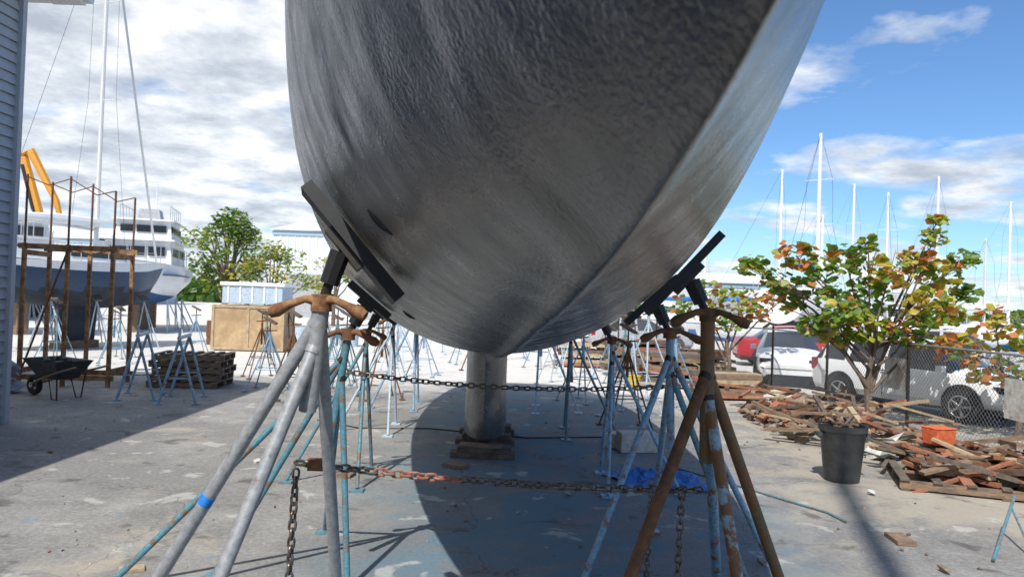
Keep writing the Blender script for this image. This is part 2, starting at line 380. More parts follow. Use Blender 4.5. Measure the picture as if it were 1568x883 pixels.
# ------------------------------------------------------------------ clapboard building at left
sid=M("grey_siding",(.38,.40,.43),.6,0,var=.06,scale=2); trim=M("white_trim",(.7,.71,.72),.5,0,var=.05)
roofm=M("roof_shingle",(.14,.14,.15),.85,0,scale=10)
bl=B("clapboard_building"); X1=-7.1;Y1=10.65
bl.box((X1-4.1,2.35,3.15),(8,16.5,6.3),darkm)
for i in range(41):
    z=.1+i*.152
    q=Matrix.Rotation(-.24,3,'Y'); bl.box((X1-.09,2.35,z+.08),(.02,16.56,.150),sid,q)
    q=Matrix.Rotation(.24,3,'X'); bl.box((X1-4.1,Y1-.04,z+.08),(8,.02,.150),sid,q)
bl.box((X1-.06,Y1-.03,3.15),(.09,.09,6.3),sid)
for yy in (-2,3,7):
    bl.box((X1-.06,yy,1.7),(.08,1.3,1.3),trim); bl.box((X1-.03,yy,1.7),(.06,1.1,1.1),glass)
bl.box((X1+.14,2.6,6.33),(.5,17.6,.05),trim); bl.box((X1+.42,2.6,6.42),(.12,17.7,.14),trim)
bl.add([(X1+.4,-6.3,6.5),(X1+.4,11.4,6.5),(X1-4.1,11.4,8.4),(X1-4.1,-6.3,8.4),(X1-8.6,-6.3,6.5),(X1-8.6,11.4,6.5)],[(0,1,2,3),(3,2,5,4)],roofm)
bl.add([(X1,Y1+.02,6.3),(X1-4.1,Y1+.02,8.3),(X1-8.2,Y1+.02,6.3)],[(0,1,2)],sid)
bl.box((X1-4,11.1,6.36),(8.6,.7,.04),trim)
bl.make(30)
# ------------------------------------------------------------------ generic boats
def boatshape(o,L,beam,z0,depth,top,bottom,wl=.45,n=2.5,tr=.7):
    f=pchip([0,.2,.45,.7,.88,1],[tr,.92,1,.82,.42,.02]); k=pchip([0,.2,.45,.7,.9,1],[.35,.12,0,.03,.22,.85])
    Ns=20;rings=[]
    for i in range(Ns+1):
        s=i/Ns; zt=z0+depth*(1+.16*s*s); zb=z0+depth*k(s); r=[]
        for j in range(-10,11):
            u=j/10; t=u*u; h=beam/2*f(s)*(1-(1-t)**n)**.55
            r.append((s*L+(.06*L*t if s>.9 else 0),math.copysign(h,u) if j else 0,zb+(zt-zb)*t))
        rings.append(r)
    def mt(i,j):
        zz=(rings[i][j][2]+rings[i][j+1][2])/2
        if zz<z0+depth*wl: return bottom
        return white if (top is navy and j in (0,19)) else top
    o.loft(rings,mt); o.add(rings[0],[tuple(range(21))],top)
    o.loft([[ (r[0][0],r[0][1]*k2,r[0][2]-.01) for k2 in (1,.3,-.3,-1)] for r in rings],white)
    return rings
def sailboat(name,stern,bow,beam=3,z0=1.3,depth=1.6,top=navy,bottom=antifoul,mast=11,ashore=True,keelz=.25,cov=canvas,simple=False,mr=.075):
    o=B(name); d=Vector(bow)-Vector(stern); L=d.length; o.T=frame(stern,math.atan2(d.y,d.x))
    rg=boatshape(o,L,beam,z0,depth,top,bottom)
    zt=z0+depth*1.02
    o.box((L*.5,0,zt+.22),(L*.42,beam*.55,.45),white,taper=.85)
    for s in (-1,1): o.box((L*.5,s*beam*.262,zt+.24),(L*.33,.03,.16),glass)
    o.box((L*.12,0,zt+.15),(L*.2,beam*.6,.3),white,taper=.9)
    if ashore:
        o.box((L*.48,0,(z0+.1+keelz)/2),(L*.2,.22,z0+.1-keelz),bottom,taper=1.1)
        o.box((L*.06,0,z0*.85),(L*.06,.08,z0*.95),bottom)
        for i in (.2,.45,.75):
            for s in (-1,1):
                hx=L*i; hy=s*beam*.36; o.box((hx,hy,z0+depth*.26),(.3,.25,.06),woodd,Matrix.Rotation(-s*.7,3,'X'))
                for fx,fy in ((-.4,.1),(.4,.1),(0,.7)): o.tube((hx,hy,z0+depth*.2),(hx+fx,hy+s*fy,.02),.02,paleblue,6)
        o.box((L*.48,0,keelz/2),(L*.22,.5,keelz),wood)
    mx=L*.58; o.tube((mx,0,zt),(mx,0,zt+mast),.10 if simple else mr,whitem,8,.07 if simple else mr*.75)
    if not simple: o.tube((L*1.0,0,zt+.1),(mx+.05,0,zt+mast*.97),.04,whitem,6)
    o.tube((0,0,zt),(mx,0,zt+mast),.007,darkm,4)
    for hh in (.45,.72):
        o.tube((mx,-.6,zt+mast*hh),(mx,.6,zt+mast*hh),.016,whitem,5)
    for s in (-1,1): o.path([(mx,s*beam*.45,zt),(mx,s*.6,zt+mast*.45),(mx,s*.55,zt+mast*.72),(mx,0,zt+mast)],.006,darkm,4)
    o.tube((mx,0,zt+1.1),(L*.12,0,zt+1.2),.05,whitem,6); o.path([(mx,0,zt+1.35),(L*.35,0,zt+1.32),(L*.12,0,zt+1.28)],[.16,.17,.09],cov,8)
    for s in (-1,1):
        pts=[(rg[i][0][0],s*abs(rg[i][0][1]),rg[i][0][2]) for i in range(0,20,3)]
        for p in pts: o.tube(p,(p[0],p[1],p[2]+.6),.013,alum,5)
        for hh in (.33,.6): o.path([(p[0],p[1],p[2]+hh) for p in pts],.008,alum,4)
    o.make(40)
sailboat("sailboat",(-14.9,21),(-12.9,27.0),2.9,1.25,1.45,mast=12,cov=white)
sailboat("sailboat",(-2.9,-14),(-.1,-3.6),3.7,1.4,2.2,antifoul,antifoul,mast=18.6,mr=.14)  # unseen boat added behind camera: dark hull for reflections, mast for shadow band
def motoryacht(name,stern,bow,beam,z0,depth,tiers,ashore=True,h0=1.5,arch=True):
    o=B(name); d=Vector(bow)-Vector(stern); L=d.length; o.T=frame(stern,math.atan2(d.y,d.x))
    rg=boatshape(o,L,beam,z0,depth,white,bluebot,.3,3.2,.95); z=z0+depth
    o.box((L*.5,0,z0+depth*.8),(L*.55,beam+.03,.05),navy)
    x0,x1=.1,.68
    for i in range(tiers):
        h=h0-.25*i; w=beam*(.8-.12*i); 
        o.box((L*(x0+x1)/2,0,z+h/2),(L*(x1-x0),w,h),white,taper=.93)
        for s in (-1,1):
            for k in range(4):
                o.box((L*(x0+(x1-x0)*(k+.6)/4.3),s*w*.487,z+h*.6),(L*(x1-x0)/5,.06,h*.32),glass)
        for xx in (x0,x1): 
            for kk in (-1,0,1): o.box((L*xx+(.05 if xx==x0 else -.05),kk*w*.28,z+h*.6),(.16,w*.24,h*.34),glass)
        o.box((L*((x0+x1)/2-.02),0,z+h+.03),(L*(x1-x0+.08),w*1.08,.07),white)
        z+=h+.06; x0+=.03;x1-=.16
    for s in (-1,1):
        for k in range(6): o.tube((L*(.08+k*.08),s*beam*.3,z),(L*(.08+k*.08),s*beam*.3,z+.7),.02,alum,5)
        o.tube((L*.08,s*beam*.3,z+.7),(L*.48,s*beam*.3,z+.7),.02,alum,5)
        pts=[(rg[i][0][0],s*abs(rg[i][0][1]),rg[i][0][2]) for i in range(8,20,2)]
        for p in pts: o.tube(p,(p[0],p[1],p[2]+.8),.02,alum,5)
        o.path([(p[0],p[1],p[2]+.8) for p in pts],.02,alum,4)
        if arch: o.tube((L*.15,s*beam*.3,z),(L*.12,s*beam*.28,z+1.4),.05,white,6)
    if arch: o.box((L*.13,0,z+1.45),(.5,beam*.62,.1),white); o.box((L*.3,0,z+1.5),(L*.26,beam*.6,.05),canvas)
    o.tube((L*.13,0,z),(L*.13,0,z+2.2),.02,white,5)
    o.box((L*.3,0,z+.3),(1.2,beam*.3,.6),canvas,taper=.8)
    if ashore:
        for i in (.15,.4,.7):
            o.box((L*i,0,z0*.5),(.4,.4,z0+.1),wood)
            for s in (-1,1):
                for fx,fy in ((-.4,.1),(.4,.1),(0,.7)): o.tube((L*i,s*beam*.38,z0+.3),(L*i+fx,s*(beam*.38+fy),.02),.03,paleblue,6)
    o.make(35)
motoryacht("motor_yacht",(-18.6,39),(-16.2,31.0),3.6,1.2,1.75,2,h0=1.2,arch=False)
motoryacht("motor_yacht",(-33,46),(-24.3,37.5),4.6,1.8,2.2,1,arch=False)
motoryacht("motor_yacht",(-23.0,31.5),(-17.6,28.2),3.4,1.2,1.4,1,h0=1.2,arch=False)
# right-hand moored boats
moor=[(13.5,33,9.9,.9),(16.5,46,10.7,.1),(21.9,48,10.3,.4),(23.1,46,9.5,1.2),(20.4,50,8.6,.2),(19.5,47,8.1,.8),(26.2,46,10.6,.5),(30.7,46,9.2,.2),(33,52,7.5,1),(14.2,55,6.5,.3),(38,50,9,.8)]
for x,y,h,a in moor:
    ash=y<44
    z0=.9 if ash else -.4
    L=8.5; dx,dy=math.cos(a)*L,math.sin(a)*L
    sailboat("sailboat",(x-dx*.58,y-dy*.58),(x+dx*.42,y+dy*.42),2.9,z0,1.6,white,antifoul if ash else bluecan,h-(z0+1.63),ash,.2,random.choice([canvas,bluecan,white]),True)
motoryacht("motor_yacht",(31,42),(37,39),3.6,-.3,1.5,1,False)
motoryacht("motor_yacht",(24,52),(31,49),3.6,-.3,1.5,1,False)
# ------------------------------------------------------------------ rusted scaffold frame
o=B("scaffold_frame"); o.T=frame((-8.75,15.2),.12)
for x in (-.9,-.1,.75):
    for y in (-.5,.5):
        o.box((x,y,1.40),(.07,.07,2.8),rusttan)
        o.tube((x,y,2.8),(x,y,4.15 if x<0.5 else 3.9),.022,rust)
for y in (-.5,.5):
    for z in (.18,2.74): o.box((-.08,y+.001,z),(1.85,.06,.10),rusttan)
    o.path([(-.9,y,4.1),(-.5,y,3.95),(-.1,y,4.1),(.4,y,3.8),(.75,y,3.9)],.012,rust,5)
for x in (-.9,.75):
    for z in (.3,2.62): o.box((x,0,z),(.06,1.0,.10),rusttan)
o.tube((-.9,-.5,.2),(-.1,-.5,2.7),.02,rust,6)
o.make(0)
# ------------------------------------------------------------------ wheelbarrow
o=B("wheelbarrow"); o.T=frame((-8.0,13.2),2.7)
tub=M("dark_tub",(.03,.032,.035),.5,0,(.15,.14,.13),.55,.75,6)
r0=[(-.3,-.2,.36),(.25,-.17,.36),(.25,.17,.36),(-.3,.2,.36)]; r1=[(-.5,-.34,.68),(.48,-.33,.70),(.48,.33,.70),(-.5,.34,.68)]
r2=[(-.46,-.31,.675),(.44,-.30,.695),(.44,.30,.695),(-.46,.31,.675)]; r3=[(-.28,-.18,.38),(.23,-.15,.38),(.23,.15,.38),(-.28,.18,.38)]
o.loft([r0,r1,r2,r3],tub,True,True)
for s in (-1,1):
    o.path([(.62,s*.06,.2),(.2,s*.16,.33),(-.45,s*.28,.5),(-.95,s*.30,.62)],.02,wood,6)
    o.path([(-.1,s*.2,.34),(-.22,s*.22,.02),(-.36,s*.22,.02),(-.4,s*.26,.45)],.014,darkm,6)
o.torus((.6,0,.19),.14,.05,tyre,Matrix.Rotation(math.pi/2,3,'X'),0,20,8); o.tube((.6,-.08,.19),(.6,.08,.19),.05,rim)
for i in range(7): o.chunk((U(-.25,.2),U(-.12,.12),.62+U(0,.08)),(.25,.2,.12),random.choice([canvas,woodd,tub]))
o.make(40)
o=B("rubbish_bag")
for i in range(6): o.chunk((-9.2+U(-.2,.2),13.6+U(-.2,.2),.15+i*.09),(.6,.55,.4),canvas)
o.make(60)
for sx,sy,an in ((-6.75,13.7,.3),(-5.85,13.4,.25)):
    o=B("sawhorse"); o.T=frame((sx,sy),an)
    o.tube((0,-.55,1.15),(0,.55,1.15),.035,paleblue,8)
    for y in (-.5,.5):
        for s in (-1,1): o.tube((0,y,1.13),(s*.30,y+.0,.02),.024,blue,8); o.box((s*.30,y,.012),(.12,.1,.02),blue)
        o.tube((-.2,y,.45),(.2,y,.45),.013,blue,6)
    o.tube((0,-.5,1.15),(0,-.5,1.33),.025,paleblue,6); o.make(40)
def pallet(o,x,y,z,a,w=1.2,d=1.0,mt=None):
    T=o.T.copy(); o.T=T@Matrix.Translation((x,y,z))@Matrix.Rotation(a,4,'Z')
    for j in range(7): o.box((-w/2+.05+(w-.1)*j/6,0,.125),(.1,d,.018),random.choice([wood,woodd,woodl]) if not mt else mt)
    for j in (-1,0,1): o.box((0,j*(d/2-.05),.068),(w,.05,.09),wood)
    for j in (-1,0,1): o.box((j*(w/2-.06),0,.012),(.1,d,.018),woodd)
    o.T=T
o=B("pallet_stack"); o.T=frame((-6.6,15.6),.1)
for i in range(5): pallet(o,U(-.06,.06),U(-.05,.05),i*.137,U(-.06,.06),1.4,1.1)
o.make(0)
o=B("plywood_crate"); o.T=frame((-8.8,25.6),.05)
o.box((0,0,.78),(2.35,1.5,1.5),ply)
for x in (-1.15,0,1.15): o.box((x,-.765,.78),(.09,.03,1.5),woodl)
for z in (.08,1.48): o.box((0,-.768,z),(2.2,.03,.09),woodl)
o.box((0,0,.015),(2.2,1.3,.03),wood); o.make(0,bevel=.01)
o=B("storage_bin"); o.T=frame((-8.7,25.6),.02)
o.box((0,0,1.88),(2.0,1.3,.6),paleblue); o.box((0,0,2.24),(2.15,1.4,.12),white)
for x in (-.8,-.4,0,.4,.8): o.box((x,-.66,1.88),(.06,.03,.56),white)
o.make(0,bevel=.01)
for x,y in ((-6.9,24.6),(-10.9,27.5),(-6.2,29)):
    o=B("oil_drum"); 
    o.path([(x,y,0),(x,y,.3),(x,y,.31),(x,y,.6),(x,y,.61),(x,y,.88)],[.29,.29,.305,.305,.29,.29],random.choice([navy,rust,paleblue]),18); o.make(40)
# ------------------------------------------------------------------ background buildings
metalw=M("white_metal_siding",(.66,.70,.74),.5,0,var=.05,scale=1)
blueband=M("blue_band",(.30,.45,.55),.5,0)
def shed(name,x0,x1,y0,y1,h,ridge,doors=2):
    o=B(name); cx,cy=(x0+x1)/2,(y0+y1)/2
    o.box((cx,cy,h/2),(x1-x0,y1-y0,h),metalw)
    n=int((x1-x0)/.6)
    for i in range(n+1): o.box((x0+(x1-x0)*i/n,y0-.03,h/2),(.08,.06,h),metalw)
    o.box((cx,y0-.08,h-.25),(x1-x0+.2,.06,.3),blueband)
    for i in range(doors):
        x=x0+(x1-x0)*(i+.5)/doors; o.box((x,y0-.07,1.8),(3.2,.06,3.6),canvas)
    o.add([(x0-.3,y0-.3,h+.02),(x1+.3,y0-.3,h+.02),(x1+.3,cy,ridge),(x0-.3,cy,ridge),(x1+.3,y1+.3,h),(x0-.3,y1+.3,h),],[(0,1,2,3),(3,2,4,5)],white)
    o.make(0)
shed("warehouse",-20,-8,62,78,7.2,8.6); shed("boat_shed",18.5,28,72,84,4.4,5.6,2)
shed("warehouse",-75,-45,80,100,7,9,4); shed("boat_shed",-6,14,95,110,5,6.5,3)
o=B("mobile_crane"); o.T=frame((-28.9,46),0)
o.box((0,0,1.1),(5,2.4,.7),craney); 
for x in (-1.7,0,1.7):
    for s in (-1,1): o.tube((x,s*1.2,.55),(x,s*.9,.55),.55,tyre,16)
o.box((-1.2,0,2.2),(1.6,1.8,1.5),craney); o.box((-1.2,-.93,2.4),(1.2,.05,.8),glass)
o.path([(1,0,1.5),(-1.6,0,9.8)],[.32,.25],craney,8); o.path([(-1.7,0,9.9),(-1.2,0,10.2),(0.5,0,7.2),(.8,0,6.2)],[.25,.28,.2,.15],craney,8)
o.tube((-.4,-.3,5.5),(-1.5,-.3,9.3),.1,darkm,6)
o.make(40)
# ------------------------------------------------------------------ cars
def car(name,c,heading,paint,L=4.15,kind='hatch'):
    o=B(name); o.T=frame(c,heading); k=L/4.15
    if kind=='hatch':
        st=[(-2.07,.40,.78,.80,.70,.58),(-2.0,.28,.93,.97,.79,.62),(-1.78,.24,.97,1.33,.83,.58),(-1.72,.24,.97,1.37,.83,.58),(-1.2,.24,.96,1.45,.85,.58),(-1.1,.24,.96,1.46,.85,.58),(-.35,.22,.94,1.48,.85,.58),(-.26,.22,.94,1.48,.85,.58),(.42,.22,.93,1.42,.85,.57),(1.1,.22,.91,.97,.84,.68),(1.6,.24,.83,.87,.81,.62),(1.95,.26,.68,.72,.74,.55),(2.08,.34,.54,.56,.62,.45)]
    else:
        st=[(-2.07,.40,.80,.82,.70,.58),(-2.0,.28,.92,.95,.79,.62),(-1.5,.24,.95,.99,.83,.62),(-1.45,.24,.95,1.0,.83,.6),(-.95,.24,.95,1.36,.85,.55),(-.85,.24,.95,1.38,.85,.55),(-.3,.22,.94,1.42,.85,.56),(-.22,.22,.94,1.42,.85,.56),(.35,.22,.93,1.36,.85,.55),(1.0,.22,.91,.96,.84,.66),(1.6,.24,.82,.86,.81,.62),(1.95,.26,.68,.72,.74,.55),(2.08,.34,.54,.56,.62,.45)]
    rings=[]
    for x,zb,be,ro,w,wr in st:
        h=[(w*.85,zb),(w,zb+.16),(w*1.015,zb+(be-zb)*.6),(w*.96,be),(wr,ro),(wr*.55,ro+.03)]
        rings.append([(x*k,-a,z) for a,z in h]+[(x*k,0,ro+.04)]+[(x*k,a,z) for a,z in h[::-1]])
    def mt(i,j):
        a,b=st[i],st[i+1]
        tall=min(a[3]-a[2],b[3]-b[2])>.2; slope=abs(a[3]-b[3])>.3
        if j in (3,8) and (tall or slope): 
            if tall and b[0]-a[0]<.12: return paint
            return glass
        if j in (4,5,6,7) and slope: return glass
        return paint
    o.loft(rings,mt); o.add(rings[0],[tuple(range(13))],paint); o.add(rings[-1],[tuple(range(13))],paint)
    o.box((0,0,.26),(3.9*k,1.5,.1),black)
    for x in (-1.28*k,1.3*k):
        for s in (-1,1):
            o.tube((x,s*.5,.36),(x,s*.868,.36),.37,black,24); o.tube((x,s*.6,.31),(x,s*.885,.31),.31,tyre,24)
            o.tube((x,s*.87,.31),(x,s*.890,.31),.205,black,20)
            for q in range(5):
                a=q*2*math.pi/5; o.box((x+math.cos(a)*.1,s*.893,.31+math.sin(a)*.1),(.2,.015,.04),rim,Matrix.Rotation(-a,3,'Y'))
            o.torus((x,s*.89,.31),.2,.014,rim,Matrix.Rotation(math.pi/2,3,'X'),0,20,5)
    for s in (-1,1):
        o.box((-1.97*k,s*.68,.84),(.16,.24,.26),redl); o.box((1.86*k,s*.6,.68),(.3,.28,.12),glass)
        o.box((.95*k,s*.92,.98),(.12,.16,.12),paint); o.box((-.25*k,s*.868,.84),(.14,.02,.025),black)
        o.box((-.28*k,s*.865,.6),(.012,.01,.6),black)
    o.box((-2.05*k,0,.62),(.06,.5,.12),white)
    return o.make(30,bevel=.006)
car("parked_car",(8.55,15.5),-1.05,whitecar)
car("parked_car",(7.9,21.2),-1.9,whitecar,4.4,'sedan')
car("parked_car",(10.3,26.5),-.15,redcar,4.5,'sedan')
car("parked_car",(5.4,31.5),.1,canvas,4.4,'sedan')
car("parked_car",(14.6,24.5),-.6,canvas,4.4)
# ------------------------------------------------------------------ chain-link fence
o=B("chain_link_fence"); a=Vector((6.95,6.5,0)); b=Vector((6.7,19,0)); c2=Vector((4.2,29,0))
galv=M("galvanised_wire",(.30,.31,.32),.5,.5)
for p,q in ((a,b),(b,c2)):
    L=(q-p).length; d=(q-p)/L; H=1.5; n=int(L/2.6)
    for i in range(n+1): pp=p+d*L*i/n; o.tube(pp,pp+Vector((0,0,H+.08)),.03,darkm,8)
    o.tube(p+Vector((0,0,H)),q+Vector((0,0,H)),.02,galv,6)
    sp=.085; k=int(L/sp)
    for i in range(-int(H/sp),k):
        for s in (0,1):
            x0=i*sp; x1=x0+H; z0,z1=(0,H) if s==0 else (H,0)
            if x0<0: z0=z0+(z1-z0)*(-x0)/H; x0=0
            if x1>L: z1=z0+(z1-z0)*(L-x0)/(x1-x0); x1=L
            if x1-x0<.02: continue
            off=Vector((d.y,-d.x,0))*.004*s
            o.path([p+d*x0+Vector((0,0,z0+.03))+off,p+d*x1+Vector((0,0,z1+.03))+off],.0028,galv,3,False)
o.make(0)
sgm=M("sign_panel",(.6,.6,.56),.6,0,(.3,.25,.2),.5,.7,5)
for y,z in ((13.2,.95),(9.9,.9)):
    o=B("fence_sign"); o.box((6.84,y,z),(.02,.75,.55),sgm); o.make(0)
# ------------------------------------------------------------------ trash can
o=B("trash_can"); x,y=4.0,8.9
o.path([(x,y,0),(x,y,.02),(x,y,.58),(x,y,.60),(x,y,.66),(x,y,.67)],[.19,.2,.255,.275,.28,.285],canm,28,False)
o.path([(x,y,.67),(x,y,.66),(x,y,.05)],[.285,.25,.19],black,28,False)
for k in (-1,1): o.box((x+k*.29,y,.55),(.05,.12,.04),canm)
for i in range(16): a=U(0,6.28); o.box((x+U(-.12,.12),y+U(-.12,.12),.62+U(0,.12)),(U(.2,.4),.03,.02),random.choice([woodd,wood,woodl]),Matrix.Rotation(a,3,'Z')@Matrix.Rotation(U(-.9,.2),3,'Y'))
o.make(40)
# ------------------------------------------------------------------ rubble piles
def rubble(name,x0,x1,y0,y1,h,n,mats,smin,smax,flat=.55,planks=0):
    o=B(name)
    for i in range(n):
        u,v=R(),R(); x=x0+(x1-x0)*u; y=y0+(y1-y0)*v
        env=h*(math.sin(math.pi*u)*math.sin(math.pi*v))**.6*(.7+.6*mnoise.noise(Vector((x*1.7,y*1.7,3))))
        z=env*U(.4,1); s=U(smin,smax)*(1 if R()<.8 else 1.5)
        o.chunk((x,y,max(z,s*.15)),(s,s*U(.5,.9),s*flat*U(.5,1)),random.choice(mats))
    for i in range(planks):
        x=U(x0,x1);y=U(y0,y1); L=U(.4,1.3)
        o.box((x,y,h*U(.35,.9)),(L,U(.04,.12),U(.02,.06)),random.choice([wood,woodd,woodl,rust,brick]),Matrix.Rotation(U(0,3.1),3,'Z')@Matrix.Rotation(U(-.3,.3),3,'Y'))
    return o.make(20)
rubble("rubble_pile",4.35,6.5,11.0,14.5,.6,330,[brick,stone,woodd,woodd,wood,wood,stone],.10,.36,.5,70)
rubble("rubble_pile",4.9,6.8,9.5,11.0,.42,80,[stoneg,stoneg,stone,concrete],.3,.55,.4,6)
rubble("debris_pile",5.0,6.8,8.3,9.9,.33,70,[brick,wood,orange,woodd,rust],.08,.2,.4,150)
o=B("wooden_pallet"); pallet(o,5.7,8.75,0,-.35,2.1,1.3,woodd); pallet(o,5.85,8.95,.14,-.3,1.8,1.2,woodd); o.make(0)
o=B("orange_basket"); o.box((5.55,9.6,.45),(.28,.22,.2),orange,.3,1.15); o.box((5.55,9.6,.56),(.33,.27,.02),orange,.3); o.make(0,bevel=.02)
def lumber(name,x,y,a,w,d,rows):
    o=B(name); o.T=frame((x,y),a); z=.05
    for i in range(rows):
        k=int(w/.22)
        if i%3==2:
            for j in range(4): o.box((-w/2+w*j/3,0,z+.04),(.09,d,.08),woodd)
            z+=.09
        else:
            for j in range(3): o.box((U(-.12,.12),-d/2+d*(j+.5)/3,z+.05),(w*U(.8,1),d/3.4,.1),random.choice([wood,woodl,woodd,brick]))
            z+=.105
    o.make(0)
lumber("lumber_stack",4.9,16.7,.1,1.5,1.2,5); lumber("lumber_stack",4.0,18.6,-.1,1.5,1.2,8); lumber("lumber_stack",3.6,20.8,.2,1.8,1.2,10); lumber("lumber_stack",5.2,20.0,.1,1.3,1,8)
lumber("lumber_stack",2.2,23.5,0,1.5,1.0,7)
x,y=2.95,17.6
o=B("yellow_bucket"); o.path([(x,y,0),(x,y,.32),(x,y,.34)],[.13,.16,.17],yellow,16); o.make(40)
o=B("concrete_block"); o.box((1.78,10.2,.14),(.52,.25,.27),concrete,.15); o.box((1.6,10.5,.10),(.4,.3,.2),concrete,-.3); o.make(0,bevel=.012)
o=B("blue_tarp"); n=22; vs=[];fc=[]
for i in range(n):
    for j in range(n):
        x,y=(i/(n-1)-.5)*.95,(j/(n-1)-.5)*.85; ang=math.atan2(y,x); rr=1+.45*mnoise.noise(Vector((math.cos(ang)*1.5,math.sin(ang)*1.5,7)))
        x*=rr;y*=rr; e=max(0,1-(x/.6)**2)*max(0,1-(y/.5)**2)
        vs.append((1.72+x,8.5+y,.015+e*(.02+.26*abs(mnoise.noise(Vector((x*8,y*10,1)))))))
for i in range(n-1):
    for j in range(n-1): fc.append((i*n+j,(i+1)*n+j,(i+1)*n+j+1,i*n+j+1))
o.add(vs,fc,bluecan); o.make(20)
o=B("ground_debris")
for i in range(420):
    y=U(4.8,17); x=U(-.62,.66)*y
    s=U(.012,.045) if R()<.92 else U(.05,.12)
    if x>3.2: s*=1.5
    o.chunk((x,y,s*.2),(s,s*U(.5,1),s*.4),random.choice([stone,concrete,woodl,wood,brick,stoneg,woodd]))
for x,y in ((-1.75,8.3),(-.6,8.9),(3.5,6.6)): o.box((x,y,.02),(.28,.16,.035),wood,U(0,3))
o.box((-2.62,5.3,.012),(.16,.1,.02),woodl,.5)
o.make(20)
o=B("garden_hose"); o.path([(2.1,9.2,.015),(2.5,8.6,.015),(2.9,7.9,.015),(3.2,7.4,.015),(3.25,7.1,.015)],.012,teal,6); o.path([(-3,11.8,.01),(-2.2,11.2,.01),(-1.2,11.4,.01),(.3,10.9,.01),(1.5,11.2,.01)],.010,darkm,6); o.make(40)
o=B("pipe_offcut"); o.tube((4.0,6.1,.03),(4.7,6.9,.35),.014,teal); o.tube((4.4,6.2,.03),(4.6,6.8,.3),.010,teal); o.make(40)
# ------------------------------------------------------------------ trees
def leafm(name,c,tr=.25):
    m,nt,b=newmat(name); v=coords(nt); f=noise(nt,v,3,2,.6)
    nt.links.new(ramp(nt,f,[(.3,tuple(x*.6 for x in c)),(.7,tuple(min(1,x*1.35) for x in c))]),b.inputs["Base Color"])
    b.inputs["Roughness"].default_value=.45
    t=nt.nodes.new("ShaderNodeBsdfTranslucent"); t.inputs[0].default_value=(c[0]*1.6,c[1]*1.7,c[2],1)
    mx=nt.nodes.new("ShaderNodeMixShader"); mx.inputs[0].default_value=.35
    out=nt.nodes["Material Output"]; nt.links.new(b.outputs[0],mx.inputs[1]); nt.links.new(t.outputs[0],mx.inputs[2]); nt.links.new(mx.outputs[0],out.inputs[0])
    return m
lg=leafm("leaf_green",(.12,.21,.03)); ly=leafm("leaf_yellowgreen",(.26,.30,.04)); lo=leafm("leaf_orange",(.44,.18,.05)); lr=leafm("leaf_rust",(.30,.09,.03)); ld=leafm("leaf_dark",(.05,.11,.02)); lyy=leafm("leaf_yellow",(.46,.37,.06))
bark=M("bark",(.17,.13,.10),.9,0,(.09,.07,.055),.45,.65,10,bs=.6)
def tree(name,base,trunk_top,clumps,leaf,per,mats,tr=.1,sides=6):
    o=B(name); base=Vector(base); tt=Vector(trunk_top)
    mid=(base+tt)/2+Vector((U(-.1,.1),U(-.1,.1),0)); o.path([base,mid,tt],[tr,tr*.8,tr*.65],bark,8)
    for (c,r) in clumps:
        c=Vector(c); s=base.lerp(tt,U(.3,1)); m1=s.lerp(c,.5)+Vector((U(-.15,.15),U(-.15,.15),U(-.1,.25)))*r*2
        o.path([s,m1,c],[tr*.42,tr*.28,tr*.12],bark,6)
        for k in range(4):
            e=c+Vector((U(-1,1),U(-1,1),U(-.6,1))).normalized()*r*.9; o.path([m1.lerp(c,U(.4,1)),e],[tr*.14,tr*.05],bark,4)
        dom=random.choice(mats)
        for i in range(int(per*(r**1.6))):
            d=Vector((U(-1,1),U(-1,1),U(-1,1)));
            if d.length>1: d.normalize(); d*=U(.7,1.05)
            p=c+Vector((d.x*r,d.y*r,d.z*r*.8)); s_=leaf*U(.6,1.25)
            q=Matrix.Rotation(U(0,6.3),3,'Z')@Matrix.Rotation(U(-1.2,1.2),3,'X')@Matrix.Rotation(U(-.6,.6),3,'Y')
            vs=[p+q@Vector((s_*.5*math.cos(2*math.pi*j/sides)*1.1,s_*.5*math.sin(2*math.pi*j/sides)*(.9 if sides>4 else .55),.12*s_*(j%2))) for j in range(sides)]
            o.add(vs,[tuple(range(sides))],dom if R()<.5 else random.choice(mats))
    o.make(0)
random.seed(21)
sg=[lg,ly,lyy,ly,ly,lg,lo,lo,lg]
cl=[((6.25+dx,13.1+dy,z),r) for dx,dy,z,r in ((-2.0,.2,2.75,.28),(-1.6,0,2.5,.28),(-1.35,-.2,2.95,.34),(-.85,.1,2.55,.42),(-.3,.2,2.95,.38),(.3,-.2,2.75,.42),(.95,.1,2.95,.34),(1.15,0,3.35,.22),(1.2,0,3.65,.14),(1.4,.2,2.7,.38),(1.7,0,3.0,.24),(.1,.3,2.25,.48),(-.7,-.3,2.05,.38),(.9,-.3,2.15,.42),(1.5,.2,2.0,.34),(-.1,-.2,1.75,.38),(.55,-.4,1.7,.36),(-1.2,.3,2.2,.28),(1.9,.3,2.4,.24),(-.55,0,1.6,.3),(.0,0,3.2,.2),(-1.0,0,1.75,.25),(1.3,-.2,1.5,.28))]
tree("sea_grape_tree",(6.35,13.1,0),(6.4,13.1,1.5),cl,.16,400,sg,.07)
cl=[((5.4+dx,19+dy,z),r) for dx,dy,z,r in ((-.9,0,2.0,.42),(-.3,.2,2.35,.45),(.4,0,2.2,.5),(.9,.3,2.0,.5),(0,0,1.7,.5),(1.5,0,2.3,.5))]
tree("sea_grape_tree",(5.5,19,0),(5.5,19,1.2),cl,.17,230,[lo,lr,ly,lo,lg,ly],.07)
